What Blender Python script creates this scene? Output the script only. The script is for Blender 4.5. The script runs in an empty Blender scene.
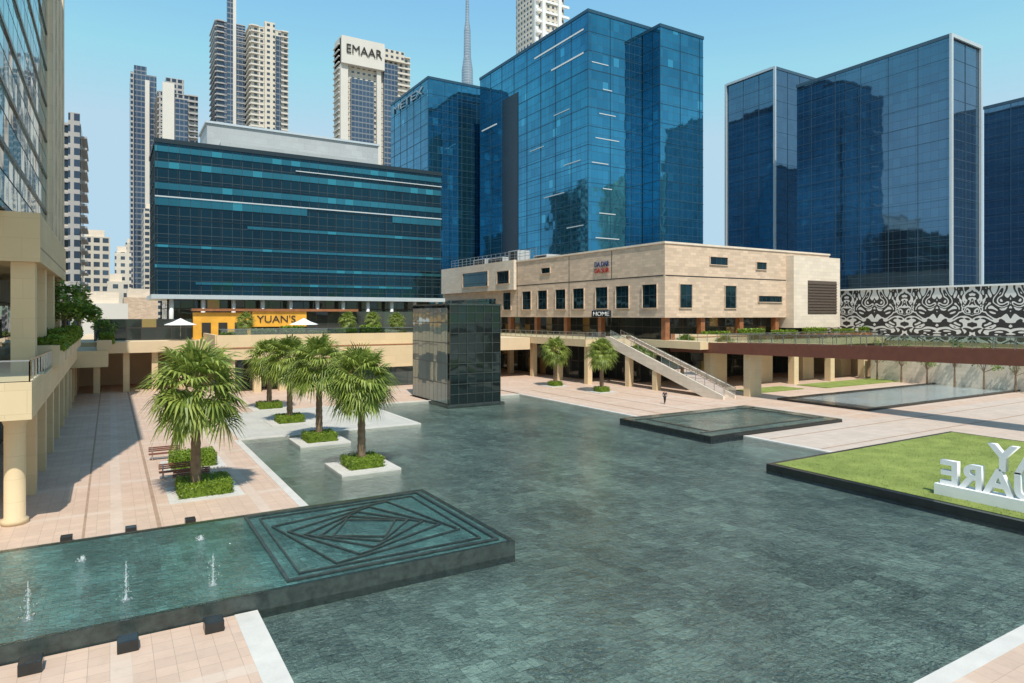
import bpy, math, random
from mathutils import Vector, Matrix
random.seed(7)
S=bpy.context.scene; COL=S.collection
rad=math.radians
# ------------------------------------------------------------------ node helper
class T:
    def __init__(s,name):
        s.m=bpy.data.materials.new(name); s.m.use_nodes=True; s.t=s.m.node_tree; s.t.nodes.clear()
        s.out=s.t.nodes.new('ShaderNodeOutputMaterial')
    def n(s,ty,**k):
        x=s.t.nodes.new(ty)
        for a,b in k.items(): setattr(x,a,b)
        return x
    def setin(s,sock,v):
        if isinstance(v,bpy.types.NodeSocket): s.t.links.new(v,sock)
        elif isinstance(v,(tuple,list)) and len(v)==3 and sock.type=='RGBA': sock.default_value=(*v,1)
        else: sock.default_value=v
    def math(s,op,a,b=0.0,c=0.0):
        x=s.n('ShaderNodeMath',operation=op)
        for i,v in enumerate((a,b,c)): s.setin(x.inputs[i],v)
        return x.outputs[0]
    def vm(s,op,a,b=(0,0,0)):
        x=s.n('ShaderNodeVectorMath',operation=op); s.setin(x.inputs[0],a); s.setin(x.inputs[1],b); return x.outputs[0]
    def mix(s,f,a,b):
        x=s.n('ShaderNodeMix',data_type='RGBA'); s.setin(x.inputs[0],f); s.setin(x.inputs[6],a); s.setin(x.inputs[7],b); return x.outputs[2]
    def noise(s,vec,scale,detail=3,rough=.5,dist=0):
        x=s.n('ShaderNodeTexNoise'); s.setin(x.inputs['Vector'],vec); x.inputs['Scale'].default_value=scale
        x.inputs['Detail'].default_value=detail; x.inputs['Roughness'].default_value=rough; x.inputs['Distortion'].default_value=dist
        return x.outputs[0]
    def ramp(s,v,a,b):
        x=s.n('ShaderNodeMapRange'); x.clamp=True; s.setin(x.inputs[0],v); x.inputs[1].default_value=a; x.inputs[2].default_value=b; return x.outputs[0]
    def pos(s): return s.n('ShaderNodeNewGeometry').outputs['Position']
    def bump(s,h,st,dist=.05):
        x=s.n('ShaderNodeBump'); s.setin(x.inputs['Height'],h); x.inputs['Strength'].default_value=st; x.inputs['Distance'].default_value=dist; return x.outputs[0]
    def bsdf(s,col,rough=.6,metal=0.0,normal=None,spec=None,**k):
        b=s.n('ShaderNodeBsdfPrincipled'); s.setin(b.inputs['Base Color'],col); s.setin(b.inputs['Roughness'],rough); s.setin(b.inputs['Metallic'],metal)
        if normal is not None: s.setin(b.inputs['Normal'],normal)
        if spec is not None: s.setin(b.inputs['Specular IOR Level'],spec)
        s.b=b; return b.outputs[0]
    def done(s,sh): s.t.links.new(sh,s.out.inputs[0]); return s.m
def plain(name,c,rough=.6,metal=0,var=.12,scale=1.5,bump=.1,bscale=20):
    t=T(name); p=t.pos(); n=t.noise(p,scale,4); n2=t.noise(p,bscale,2)
    k=t.math('ADD',t.math('MULTIPLY',n,.7),t.math('MULTIPLY',n2,.3)); k=t.ramp(k,.3,.7)
    col=t.mix(k,tuple(x*(1-var) for x in c),tuple(min(1,x*(1+var)) for x in c))
    return t.done(t.bsdf(col,rough,metal,t.bump(n2,bump,.02)))
def facade(name,glass,glass2,w,h,lw=.06,lh=.10,line=(.02,.04,.05),metal=.9,rough=.04,jit=.02,wob=.012,bright=None,bp=.1,z0=0.,winw=None,winh=None,wall=None):
    t=T(name); g=t.n('ShaderNodeNewGeometry'); P=g.outputs['Position']; Nn=g.outputs['Normal']
    sp=t.n('ShaderNodeSeparateXYZ'); t.setin(sp.inputs[0],P); sn=t.n('ShaderNodeSeparateXYZ'); t.setin(sn.inputs[0],g.outputs['True Normal'])
    ax=t.math('ABSOLUTE',sn.outputs[0]); ay=t.math('ABSOLUTE',sn.outputs[1])
    hh=t.math('ADD',t.math('MULTIPLY',sp.outputs[0],ay),t.math('MULTIPLY',sp.outputs[1],ax))
    u=t.math('DIVIDE',hh,w); v=t.math('DIVIDE',t.math('SUBTRACT',sp.outputs[2],z0),h)
    fu=t.math('FRACT',u); fv=t.math('FRACT',v)
    cb=t.n('ShaderNodeCombineXYZ'); t.setin(cb.inputs[0],t.math('FLOOR',u)); t.setin(cb.inputs[1],t.math('FLOOR',v)); t.setin(cb.inputs[2],ax)
    wn=t.n('ShaderNodeTexWhiteNoise',noise_dimensions='3D'); t.setin(wn.inputs['Vector'],cb.outputs[0])
    big=t.noise(P,.035,3); k=t.math('ADD',t.math('MULTIPLY',wn.outputs[0],.3),t.math('MULTIPLY',t.ramp(big,.35,.65),.7))
    col=t.mix(k,glass,glass2)
    if bright is not None: col=t.mix(t.math('GREATER_THAN',wn.outputs[0],1-bp),col,bright)
    if wall is not None:
        isw=t.math('MULTIPLY',t.math('LESS_THAN',t.math('ABSOLUTE',t.math('SUBTRACT',fu,.5)),winw/2),t.math('LESS_THAN',t.math('ABSOLUTE',t.math('SUBTRACT',fv,.5)),winh/2))
        line=t.mix(t.ramp(t.noise(P,.3,4),.3,.7),tuple(x*.88 for x in wall),wall)
    else:
        isw=t.math('MULTIPLY',t.math('GREATER_THAN',fu,lw),t.math('GREATER_THAN',fv,lh))
    col=t.mix(isw,line,col)
    j=t.n('ShaderNodeVectorMath',operation='SCALE'); t.setin(j.inputs[0],t.vm('SUBTRACT',wn.outputs[1],(.5,.5,.5))); j.inputs['Scale'].default_value=jit
    nz=t.n('ShaderNodeTexNoise'); t.setin(nz.inputs['Vector'],P); nz.inputs['Scale'].default_value=.35; nz.inputs['Detail'].default_value=1
    j2=t.n('ShaderNodeVectorMath',operation='SCALE'); t.setin(j2.inputs[0],t.vm('SUBTRACT',nz.outputs[1],(.5,.5,.5))); j2.inputs['Scale'].default_value=wob*3
    nn=t.vm('NORMALIZE',t.vm('ADD',t.vm('ADD',Nn,j.outputs[0]),j2.outputs[0]))
    r=t.math('SUBTRACT',.62,t.math('MULTIPLY',isw,.62-rough)) 
    return t.done(t.bsdf(col,r,t.math('MULTIPLY',isw,metal),nn))
# ------------------------------------------------------------------ mesh helpers
def tag(o,label=None,category=None,group=None,kind=None):
    if label: o["label"]=label
    if category: o["category"]=category
    if group: o["group"]=group
    if kind: o["kind"]=kind
    return o
def mesh(name,vs,fs,mat,parent=None,smooth=False,**k):
    me=bpy.data.meshes.new(name); me.from_pydata([tuple(v) for v in vs],[],fs); me.update()
    me.materials.append(mat)
    if smooth:
        for p in me.polygons: p.use_smooth=True
    o=bpy.data.objects.new(name,me); COL.objects.link(o)
    if parent is not None: par(o,parent)
    return tag(o,**k)
def par(o,p):
    o.parent=p; o.matrix_parent_inverse=Matrix.Translation(-Vector(p.location))
def thing(name,loc,label,category,group=None):
    e=bpy.data.objects.new(name,None); e.location=loc; e.empty_display_size=.5; COL.objects.link(e)
    return tag(e,label=label,category=category,group=group)
def bx(b):
    x0,x1,y0,y1,z0,z1=b
    return [(x0,y0,z0),(x1,y0,z0),(x1,y1,z0),(x0,y1,z0),(x0,y0,z1),(x1,y0,z1),(x1,y1,z1),(x0,y1,z1)]
BF=[(0,3,2,1),(4,5,6,7),(0,1,5,4),(1,2,6,5),(2,3,7,6),(3,0,4,7)]
def boxes(name,bl,mat,parent=None,bevel=0,**k):
    vs=[];fs=[]
    for b in bl:
        n=len(vs); vs+=bx(b); fs+=[tuple(i+n for i in f) for f in BF]
    o=mesh(name,vs,fs,mat,parent,**k)
    if bevel:
        m=o.modifiers.new('bevel','BEVEL'); m.width=bevel; m.segments=2
    return o
def each(name,bl,mat,parent):
    for b in bl: boxes(name,[b],mat,parent)
def box(name,x0,x1,y0,y1,z0,z1,mat,parent=None,**k): return boxes(name,[(x0,x1,y0,y1,z0,z1)],mat,parent,**k)
def lathe(name,prof,c,mat,parent=None,seg=14,smooth=True,**k):
    vs=[];fs=[]
    for r,z in prof:
        for i in range(seg):
            a=2*math.pi*i/seg; vs.append((c[0]+r*math.cos(a),c[1]+r*math.sin(a),c[2]+z))
    for j in range(len(prof)-1):
        for i in range(seg): fs.append((j*seg+i,j*seg+(i+1)%seg,(j+1)*seg+(i+1)%seg,(j+1)*seg+i))
    fs.append(tuple(range(seg-1,-1,-1))); fs.append(tuple(range((len(prof)-1)*seg,len(prof)*seg)))
    return mesh(name,vs,fs,mat,parent,smooth,**k)
def text(name,s,size,ext,mat,loc,xdir,ydir=(0,0,1),parent=None,align='LEFT',sx=1.,off=0.0,width=None,**k):
    cu=bpy.data.curves.new(name,'FONT'); cu.body=s; cu.size=size; cu.extrude=ext; cu.align_x=align; cu.offset=off
    o=bpy.data.objects.new(name,cu); COL.objects.link(o)
    bpy.context.view_layer.update()
    me=bpy.data.meshes.new_from_object(o.evaluated_get(bpy.context.evaluated_depsgraph_get()))
    bpy.data.objects.remove(o)
    if width:
        xs=[v.co.x for v in me.vertices]; sx=width/(max(xs)-min(xs))
    X=Vector(xdir)*sx; Y=Vector(ydir); Z=X.cross(Y).normalized()
    M=Matrix((X,Y,Z)).transposed().to_4x4(); M.translation=Vector(loc)
    me.transform(M); me.name=name; me.materials.clear(); me.materials.append(mat)
    r=bpy.data.objects.new(name,me); COL.objects.link(r)
    if parent is not None: par(r,parent)
    return tag(r,**k)
# ------------------------------------------------------------------ materials
def paving(name,c,tile=.6,band=7.2,bandc=None,var=.06):
    t=T(name); p=t.pos(); b=t.n('ShaderNodeTexBrick'); t.setin(b.inputs['Vector'],p)
    b.offset=0; b.inputs['Scale'].default_value=1; b.inputs['Brick Width'].default_value=tile; b.inputs['Row Height'].default_value=tile
    b.inputs['Mortar Size'].default_value=.009; b.inputs['Color1'].default_value=(*[x*(1-var) for x in c],1); b.inputs['Color2'].default_value=(*[min(1,x*(1+var)) for x in c],1)
    b.inputs['Mortar'].default_value=(*[x*.62 for x in c],1)
    col=b.outputs[0]
    if bandc:
        sp=t.n('ShaderNodeSeparateXYZ'); t.setin(sp.inputs[0],p)
        a=t.math('LESS_THAN',t.math('FRACT',t.math('DIVIDE',sp.outputs[0],band)),.085); a2=t.math('LESS_THAN',t.math('FRACT',t.math('DIVIDE',sp.outputs[1],band)),.085)
        col=t.mix(t.math('MULTIPLY',t.math('MAXIMUM',a,a2),.5),col,bandc)
    st=t.ramp(t.noise(p,.35,5,.65),.35,.7); col=t.mix(t.math('MULTIPLY',st,.38),col,tuple(x*.68 for x in c))
    st2=t.ramp(t.noise(p,2.2,4,.7),.52,.75); col=t.mix(t.math('MULTIPLY',st2,.28),col,tuple(x*.55 for x in c))
    return t.done(t.bsdf(col,t.math('ADD',.5,t.math('MULTIPLY',st,.2)),0,t.bump(t.noise(p,9,3),.12,.02)))
M={}
M['pave']=paving('sand_paving',(.56,.405,.305),.6,7.2,(.62,.52,.43))
M['pale']=paving('pale_paving',(.54,.44,.36),.9)
M['deck']=paving('pale_deck_stone',(.50,.48,.43),1.2)
M['coping']=plain('white_coping_stone',(.55,.52,.47),.5,var=.12,scale=1)
M['earth']=plain('city_ground',(.34,.28,.22),.9,var=.25,scale=.02)
def stone(name,c,bw=1.2,bh=.45,var=.12,rough=.7,mort=.7):
    t=T(name); g=t.n('ShaderNodeNewGeometry'); P=g.outputs['Position']
    sp=t.n('ShaderNodeSeparateXYZ'); t.setin(sp.inputs[0],P); sn=t.n('ShaderNodeSeparateXYZ'); t.setin(sn.inputs[0],g.outputs['True Normal'])
    hh=t.math('ADD',t.math('MULTIPLY',sp.outputs[0],t.math('ABSOLUTE',sn.outputs[1])),t.math('MULTIPLY',sp.outputs[1],t.math('ABSOLUTE',sn.outputs[0])))
    cb=t.n('ShaderNodeCombineXYZ'); t.setin(cb.inputs[0],hh); t.setin(cb.inputs[1],sp.outputs[2])
    b=t.n('ShaderNodeTexBrick'); t.setin(b.inputs['Vector'],cb.outputs[0]); b.inputs['Scale'].default_value=1
    b.inputs['Brick Width'].default_value=bw; b.inputs['Row Height'].default_value=bh; b.inputs['Mortar Size'].default_value=.012
    b.inputs['Color1'].default_value=(*[x*(1-var) for x in c],1); b.inputs['Color2'].default_value=(*[min(1,x*(1+var)) for x in c],1); b.inputs['Mortar'].default_value=(*[x*mort for x in c],1)
    st=t.ramp(t.noise(P,.25,5,.6),.4,.75); col=t.mix(t.math('MULTIPLY',st,.28),b.outputs[0],tuple(x*.65 for x in c))
    return t.done(t.bsdf(col,rough,0,t.bump(b.outputs[1],.2,.01)))
M['stone']=stone('beige_travertine',(.60,.455,.33),1.2,.45,.14)
M['stone_lt']=stone('pale_travertine',(.70,.60,.48),1.5,.6,.06)
M['tan']=stone('tan_stone_cladding',(.65,.50,.30),1.8,1.2,.03,.7,.82)
M['cream']=stone('cream_tower_cladding',(.72,.60,.44),2.4,1.75,.04,.6,.7)
M['render']=plain('tan_render',(.62,.48,.31),.8,var=.07,scale=.4)
M['slabw']=plain('pale_concrete',(.60,.57,.52),.7,var=.05,scale=.1)
M['grey_panel']=stone('grey_metal_panel',(.42,.44,.44),2.4,1.2,.05,.45)
M['beam']=plain('rust_brown_steel',(.15,.05,.03),.5,var=.15)
M['brown']=plain('brown_timber_cladding',(.28,.11,.045),.6,var=.25)
M['line']=plain('dark_paving_strip',(.33,.22,.15),.7,var=.2)
M['black']=plain('black_granite',(.018,.02,.02),.25,var=.3,scale=2)
M['slate']=plain('wet_grey_slate',(.040,.052,.048),.2,var=.45,scale=3,bump=.4,bscale=30)
M['dark']=plain('dark_interior',(.02,.018,.016),.6,var=.3)
M['bluedark']=plain('blue_black_panel',(.006,.015,.03),.25,var=.3,scale=.2)
M['white']=plain('white_paint',(.76,.76,.74),.45,var=.04)
M['metal']=plain('brushed_steel',(.5,.5,.5),.3,1,var=.05)
M['alu']=plain('pale_aluminium',(.55,.6,.62),.4,.3,var=.05)
M['signgrey']=plain('grey_sign_metal',(.30,.36,.40),.4,.3,var=.05)
M['canvas']=plain('white_canvas',(.8,.78,.74),.8,var=.05)
M['bark']=plain('palm_bark',(.19,.13,.08),.95,var=.4,scale=3,bump=.8,bscale=14)
M['thatch']=plain('dry_palm_thatch',(.28,.2,.10),.95,var=.35,scale=5)
M['wood']=plain('red_brown_bench_wood',(.17,.06,.035),.6,var=.25,scale=6)
M['gravel']=plain('white_gravel',(.50,.48,.44),.9,var=.3,scale=8,bump=.6)
M['skin']=plain('skin',(.35,.2,.13),.5); M['cloth']=plain('dark_cloth',(.02,.022,.03),.9); M['cloth2']=plain('navy_shirt',(.03,.035,.06),.9)
M['amber']=plain('amber_wall',(.70,.36,.04),.5,var=.2,scale=.7)
M['red']=plain('red_sign_paint',(.35,.04,.03),.4); M['blue']=plain('blue_sign_paint',(.02,.05,.16),.4)
def leafm(name,a,b,tr=.3):
    t=T(name); g=t.n('ShaderNodeNewGeometry'); P=g.outputs['Position']
    k=t.math('ADD',t.math('MULTIPLY',g.outputs['Random Per Island'],.6),t.math('MULTIPLY',t.noise(P,1.2,2),.4)); k=t.ramp(k,.2,.85)
    col=t.mix(k,a,b); s1=t.bsdf(col,.45,0,spec=.35)
    tl=t.n('ShaderNodeBsdfTranslucent'); t.setin(tl.inputs[0],col); ms=t.n('ShaderNodeMixShader'); ms.inputs[0].default_value=tr
    t.t.links.new(s1,ms.inputs[1]); t.t.links.new(tl.outputs[0],ms.inputs[2]); return t.done(ms.outputs[0])
M['palm']=leafm('palm_leaf',(.12,.18,.03),(.36,.42,.09),.33)
M['hedge']=leafm('hedge_leaf',(.08,.14,.015),(.26,.36,.03),.25)
M['tree']=leafm('tree_leaf',(.08,.15,.02),(.26,.38,.06),.35)
def glassy(name,tint,f0=.12,rough=.02):
    t=T(name); tr=t.n('ShaderNodeBsdfTransparent'); t.setin(tr.inputs[0],tint); gl=t.n('ShaderNodeBsdfGlossy'); t.setin(gl.inputs[0],(.9,.95,1)); gl.inputs['Roughness'].default_value=rough
    fr=t.n('ShaderNodeFresnel'); fr.inputs[0].default_value=1.5; f=t.math('ADD',fr.outputs[0],f0)
    ms=t.n('ShaderNodeMixShader'); t.setin(ms.inputs[0],f); t.t.links.new(tr.outputs[0],ms.inputs[1]); t.t.links.new(gl.outputs[0],ms.inputs[2]); return t.done(ms.outputs[0])
M['rail']=glassy('railing_glass',(.70,.80,.78))
def water(name,tint,amp=1.0,sc=1.0,ior=1.42):
    t=T(name); p=t.pos()
    h=t.math('ADD',t.math('MULTIPLY',t.noise(p,1.2*sc,3,.55,.4),.40),t.math('ADD',t.math('MULTIPLY',t.noise(p,4.0*sc,3,.6,.3),.42),t.math('MULTIPLY',t.noise(p,11*sc,3,.6),.18)))
    calm=t.ramp(t.noise(p,.09,4,.6),.38,.62); nb=t.n('ShaderNodeBump'); t.setin(nb.inputs['Height'],h); t.setin(nb.inputs['Strength'],t.math('ADD',.5*amp,t.math('MULTIPLY',calm,.5*amp))); nb.inputs['Distance'].default_value=.42
    tr=t.n('ShaderNodeBsdfTransparent'); t.setin(tr.inputs[0],tint); gl=t.n('ShaderNodeBsdfGlossy'); t.setin(gl.inputs[0],(1,1,1)); gl.inputs['Roughness'].default_value=.05; t.setin(gl.inputs['Normal'],nb.outputs[0])
    fr=t.n('ShaderNodeFresnel'); fr.inputs[0].default_value=ior; t.setin(fr.inputs['Normal'],nb.outputs[0])
    ms=t.n('ShaderNodeMixShader'); t.setin(ms.inputs[0],t.math('MINIMUM',t.math('MULTIPLY',fr.outputs[0],1.15),1.0)); t.t.links.new(tr.outputs[0],ms.inputs[1]); t.t.links.new(gl.outputs[0],ms.inputs[2]); return t.done(ms.outputs[0])
M['water']=water('rippled_water',(.81,.90,.865)); M['water2']=water('bubbling_water',(.72,.88,.86),1.0,1.4,1.36); M['pond']=water('still_water',(.92,.95,.95),.6,1,1.5)
def bed(name,a,b,bw=1.2,bh=.6,c3=(.26,.30,.27),blk=(2,4)):
    t=T(name); p=t.pos(); nz=t.n('ShaderNodeTexNoise'); t.setin(nz.inputs['Vector'],p); nz.inputs['Scale'].default_value=3.2
    w=t.n('ShaderNodeVectorMath',operation='SCALE'); t.setin(w.inputs[0],t.vm('SUBTRACT',nz.outputs[1],(.5,.5,.5))); w.inputs['Scale'].default_value=.16
    pv=t.vm('ADD',p,w.outputs[0])
    k=t.n('ShaderNodeTexBrick'); t.setin(k.inputs['Vector'],pv); k.inputs['Scale'].default_value=1; k.inputs['Brick Width'].default_value=bw; k.inputs['Row Height'].default_value=bh; k.inputs['Mortar Size'].default_value=.014
    k.inputs['Color1'].default_value=(*a,1); k.inputs['Color2'].default_value=(*b,1); k.inputs['Mortar'].default_value=(*[x*.6 for x in a],1)
    sc=t.n('ShaderNodeSeparateXYZ'); t.setin(sc.inputs[0],pv)
    def blockf(dx,dy,lo,hi):
        cb=t.n('ShaderNodeCombineXYZ'); t.setin(cb.inputs[0],t.math('FLOOR',t.math('DIVIDE',sc.outputs[0],dx))); t.setin(cb.inputs[1],t.math('FLOOR',t.math('DIVIDE',sc.outputs[1],dy)))
        wn=t.n('ShaderNodeTexWhiteNoise',noise_dimensions='3D'); t.setin(wn.inputs['Vector'],cb.outputs[0]); return t.math('ADD',lo,t.math('MULTIPLY',wn.outputs[0],hi-lo))
    f=t.math('MULTIPLY',blockf(bw*blk[0],bh*blk[1],.66,1.34),blockf(bw*5,bh*5,.82,1.18)); cf=t.n('ShaderNodeCombineXYZ')
    for i in range(3): t.setin(cf.inputs[i],f)
    col=t.vm('MULTIPLY',k.outputs[0],cf.outputs[0])
    g=t.ramp(t.noise(p,.10,5,.65),.40,.68); col=t.mix(t.math('MULTIPLY',g,.35),col,c3)  # broad pale patches in the bed colour stand for glints on the water
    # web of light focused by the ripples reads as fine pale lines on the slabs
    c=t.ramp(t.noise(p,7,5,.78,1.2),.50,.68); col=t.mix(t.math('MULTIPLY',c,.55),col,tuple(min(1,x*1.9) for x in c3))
    return t.done(t.bsdf(col,.6))
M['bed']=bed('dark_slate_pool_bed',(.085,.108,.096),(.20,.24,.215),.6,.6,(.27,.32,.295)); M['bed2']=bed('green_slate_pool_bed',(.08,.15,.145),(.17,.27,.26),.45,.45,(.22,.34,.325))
def grass():
    t=T('mown_grass'); p=t.pos(); a=t.noise(p,.5,4,.6); b=t.noise(p,25,3,.7); k=t.math('ADD',t.math('MULTIPLY',a,.55),t.math('MULTIPLY',b,.45))
    col=t.mix(t.ramp(k,.35,.65),(.12,.16,.025),(.27,.32,.07)); return t.done(t.bsdf(col,.9,0,t.bump(b,.8,.05)))
M['grass']=grass()
def swirl():
    t=T('ornamental_scroll_pattern'); g=t.n('ShaderNodeNewGeometry'); P=g.outputs['Position']; sp=t.n('ShaderNodeSeparateXYZ'); t.setin(sp.inputs[0],P)
    W=10.5
    yy=t.math('ABSOLUTE',t.math('SUBTRACT',t.math('FRACT',t.math('DIVIDE',sp.outputs[1],W)),.5)); zz=t.math('DIVIDE',sp.outputs[2],W)
    cb=t.n('ShaderNodeCombineXYZ'); t.setin(cb.inputs[0],t.math('MULTIPLY',yy,2.4)); t.setin(cb.inputs[1],t.math('MULTIPLY',zz,2.2))
    v=t.n('ShaderNodeTexNoise'); t.setin(v.inputs['Vector'],cb.outputs[0]); v.inputs['Scale'].default_value=1.5; v.inputs['Detail'].default_value=.2; v.inputs['Distortion'].default_value=2.4
    s=t.math('SINE',t.math('MULTIPLY',v.outputs[0],25.)); m=t.math('GREATER_THAN',s,.05)
    col=t.mix(m,(.03,.028,.028),(.70,.68,.65)); return t.done(t.bsdf(col,.5))
M['swirl']=swirl()
G_hot=facade('dark_teal_glass',(.012,.032,.048),(.022,.07,.095),1.6,1.5,.05,.07,metal=.85,jit=.02,wob=.02)
G_teal=facade('teal_spandrel_glass',(.03,.14,.18),(.05,.24,.30),1.6,3.05,.04,.0,metal=.75,bright=(.06,.32,.38),bp=.10)
G_blue=facade('blue_reflective_glass',(.03,.15,.25),(.07,.34,.52),1.5,1.9,.035,.035,line=(.02,.07,.11),jit=.012,wob=.011,bright=(.09,.40,.56),bp=.02)
G_navy=facade('navy_reflective_glass',(.09,.16,.24),(.13,.24,.34),1.5,1.9,.025,.03,line=(.06,.10,.14),jit=.004,wob=.005)
G_left=facade('left_tower_glass',(.05,.24,.30),(.12,.46,.54),2.2,1.75,.07,.07,line=(.02,.025,.025),metal=.15,jit=.02,bright=(.02,.05,.06),bp=.30)
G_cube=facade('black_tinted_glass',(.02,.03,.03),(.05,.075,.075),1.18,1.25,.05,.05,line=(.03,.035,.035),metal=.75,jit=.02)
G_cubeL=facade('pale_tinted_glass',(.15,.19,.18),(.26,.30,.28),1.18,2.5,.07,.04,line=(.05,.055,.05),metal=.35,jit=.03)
G_shop=facade('shopfront_glass',(.03,.035,.035),(.09,.11,.10),2.0,3.0,.05,.05,line=(.04,.03,.025),metal=.4,jit=.04,bright=(.35,.24,.1),bp=.12)
G_win=facade('window_glass',(.01,.03,.04),(.03,.09,.11),1.1,2.0,.06,.05,metal=.7,jit=.03)
W_tan=facade('tan_tower_wall',(.03,.05,.07),(.08,.11,.14),3.2,3.4,wall=(.52,.46,.38),winw=.68,winh=.6,metal=.4)
W_grey=facade('grey_tower_wall',(.03,.05,.08),(.07,.10,.14),3.2,3.4,wall=(.37,.35,.33),winw=.72,winh=.62,metal=.4)
W_pale=facade('pale_tower_wall',(.05,.07,.09),(.12,.15,.18),3.6,3.4,wall=(.62,.56,.47),winw=.5,winh=.5,metal=.4)
W_blue=facade('distant_tower_glass',(.05,.08,.13),(.09,.14,.20),2.4,3.4,.12,.22,line=(.17,.19,.21),metal=.5,jit=.02)
# ------------------------------------------------------------------ ground, paving, water (structure)
def struct(o): o["kind"]="structure"; return o
struct(mesh('ground',[(-3000,-1500,-.5),(4000,-1500,-.5),(4000,5000,-.5),(-3000,5000,-.5)],[(0,1,2,3)],M['earth']))
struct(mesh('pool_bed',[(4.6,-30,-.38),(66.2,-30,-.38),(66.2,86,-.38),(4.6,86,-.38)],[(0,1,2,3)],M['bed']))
struct(mesh('reflecting_pool_water',[(4.6,-30,-.07),(66.2,-30,-.07),(66.2,86,-.07),(4.6,86,-.07)],[(0,1,2,3)],M['water']))
def pv(x0,x1,y0,y1,m='pave',z=0.0): return struct(box('pavement',x0,x1,y0,y1,-.5,z,M[m]))
pv(-40,9.3,36.9,62.5); pv(-40,3.9,-30,26.1); pv(-40,9.8,62.5,150); pv(9.8,27,80,150); pv(27,48.7,79,150)
pv(9.8,26.6,62.9,80,'deck'); pv(49.2,68,53.3,150); pv(68,200,56,150); pv(68,74,40.9,56)
pv(64.6,68,40.9,53.3,'pale'); pv(49.8,200,31.5,40.9,'pale'); pv(66,200,-30,31.5,'pale'); pv(74,200,40.9,56)
pv(12,40.2,-30,10.2)
cop=[(9.3,9.8,37.2,62.5),(3.9,4.7,-30,26.1),(9.8,27,62.5,62.9),(26.6,27,62.9,79),(27,48.7,78.6,79),(48.7,49.2,53.3,79),(49.3,49.8,31.5,40.9),(12,40.2,10.2,10.8)]
for c in cop: struct(box('pool_coping',c[0],c[1],c[2],c[3],-.5,.02,M['coping']))
for x,w_ in ((2.1,.2),(-1.2,.12)): struct(box('paving_band',x,x+w_,36.95,150,0,.006,M['line']))
for x,w_ in ((52.5,.35),(57.0,.18),(62.0,.18)): struct(box('paving_band',x,x+w_,53.4,82,0,.006,M['line']))
for y in (33.5,38.5): struct(box('paving_band',50,110,y,y+.2,0,.006,M['line']))
struct(box('road',-300,500,215,232,-.5,-.40,plain('asphalt',(.05,.05,.05),.9)))
# raised fountain pool
rp=thing('raised_fountain_pool',(5,31.5,-.38),'raised rectangular fountain basin of black granite with overflowing edge','fountain')
box('basin_wall',-30,16,26.2,36.85,-.37,.52,M['slate'],rp)
mesh('basin_floor',[(-29.8,26.4,.527),(15.8,26.4,.527),(15.8,36.65,.527),(-29.8,36.65,.527)],[(0,1,2,3)],M['bed2'],rp)
mesh('basin_water',[(-30.003,26.197,.60),(16.003,26.197,.60),(16.003,36.853,.60),(-30.003,36.853,.60)],[(0,1,2,3)],M['water2'],rp)
boxes('basin_rim',[(-30,16,26.2,26.4,.52,.585),(-30,16,36.65,36.85,.52,.585),(15.8,16,26.4,36.65,.52,.585)],M['slate'],rp)
cx,cy=10.7,31.55
def ring(pts,w,z0,z1,mat,parent,name):
    vs=[];fs=[]; inn=[]
    for i,p in enumerate(pts):
        p=Vector(p);a=(Vector(pts[i-1])-p).normalized();b=(Vector(pts[(i+1)%4])-p).normalized()
        s=(a+b); s.normalize(); sn=abs(a.x*s.y-a.y*s.x); inn.append(p+s*(w/max(sn,.3)))
    for z in (z0,z1):
        vs+=[(p[0],p[1],z) for p in pts]+[(p.x,p.y,z) for p in inn]
    for i in range(4):
        j=(i+1)%4
        fs+=[(8+i,8+j,12+j,12+i),(i,j,8+j,8+i),(4+j,4+i,12+i,12+j)]
    return mesh(name,vs,fs,mat,parent)
fr=thing('fountain_sculpture',(cx,cy,.53),'low slate ridges of nested twisted squares set in the basin','fountain')
q=[(5.9,26.75),(15.45,26.75),(15.45,36.35),(5.9,36.35)]
ring(q,.14,.53,.645,M['slate'],fr,'slate_ridge')
q=[(6.5,27.35),(14.85,27.35),(14.85,35.75),(6.5,35.75)]
for i in range(6):
    ring(q,.075,.53,.63+.002*i,M['slate'],fr,'slate_ridge')
    t_=.17
    q=[tuple(Vector(q[k]).lerp(Vector(q[(k+1)%4]),t_)) for k in range(4)]
    c0=Vector((cx,cy)); q=[tuple(c0+(Vector(p)-c0)*.93) for p in q]
def gcube(x,y,s,h): 
    o=boxes('granite_block',[(x-s/2,x+s/2,y-s/2,y+s/2,-.0,h)],M['black'],bevel=.03); return tag(o,label='square black granite block on the paving beside the basin',category='stone block',group='granite blocks beside the basin')
for x in (-2.1,.5,3.1): gcube(x,25.3,.62,.38)
for x in (-1.8,.9,3.6): gcube(x,38.6,.5,.35)
t=T('foaming_water'); n_=t.noise(t.pos(),9,4,.7); sA=t.bsdf((.85,.9,.92),.3); tr=t.n('ShaderNodeBsdfTransparent'); ms=t.n('ShaderNodeMixShader'); t.setin(ms.inputs[0],t.math('MULTIPLY',t.ramp(n_,.35,.7),.38)); t.t.links.new(tr.outputs[0],ms.inputs[1]); t.t.links.new(sA,ms.inputs[2]); M['foam']=t.done(ms.outputs[0])
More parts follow.
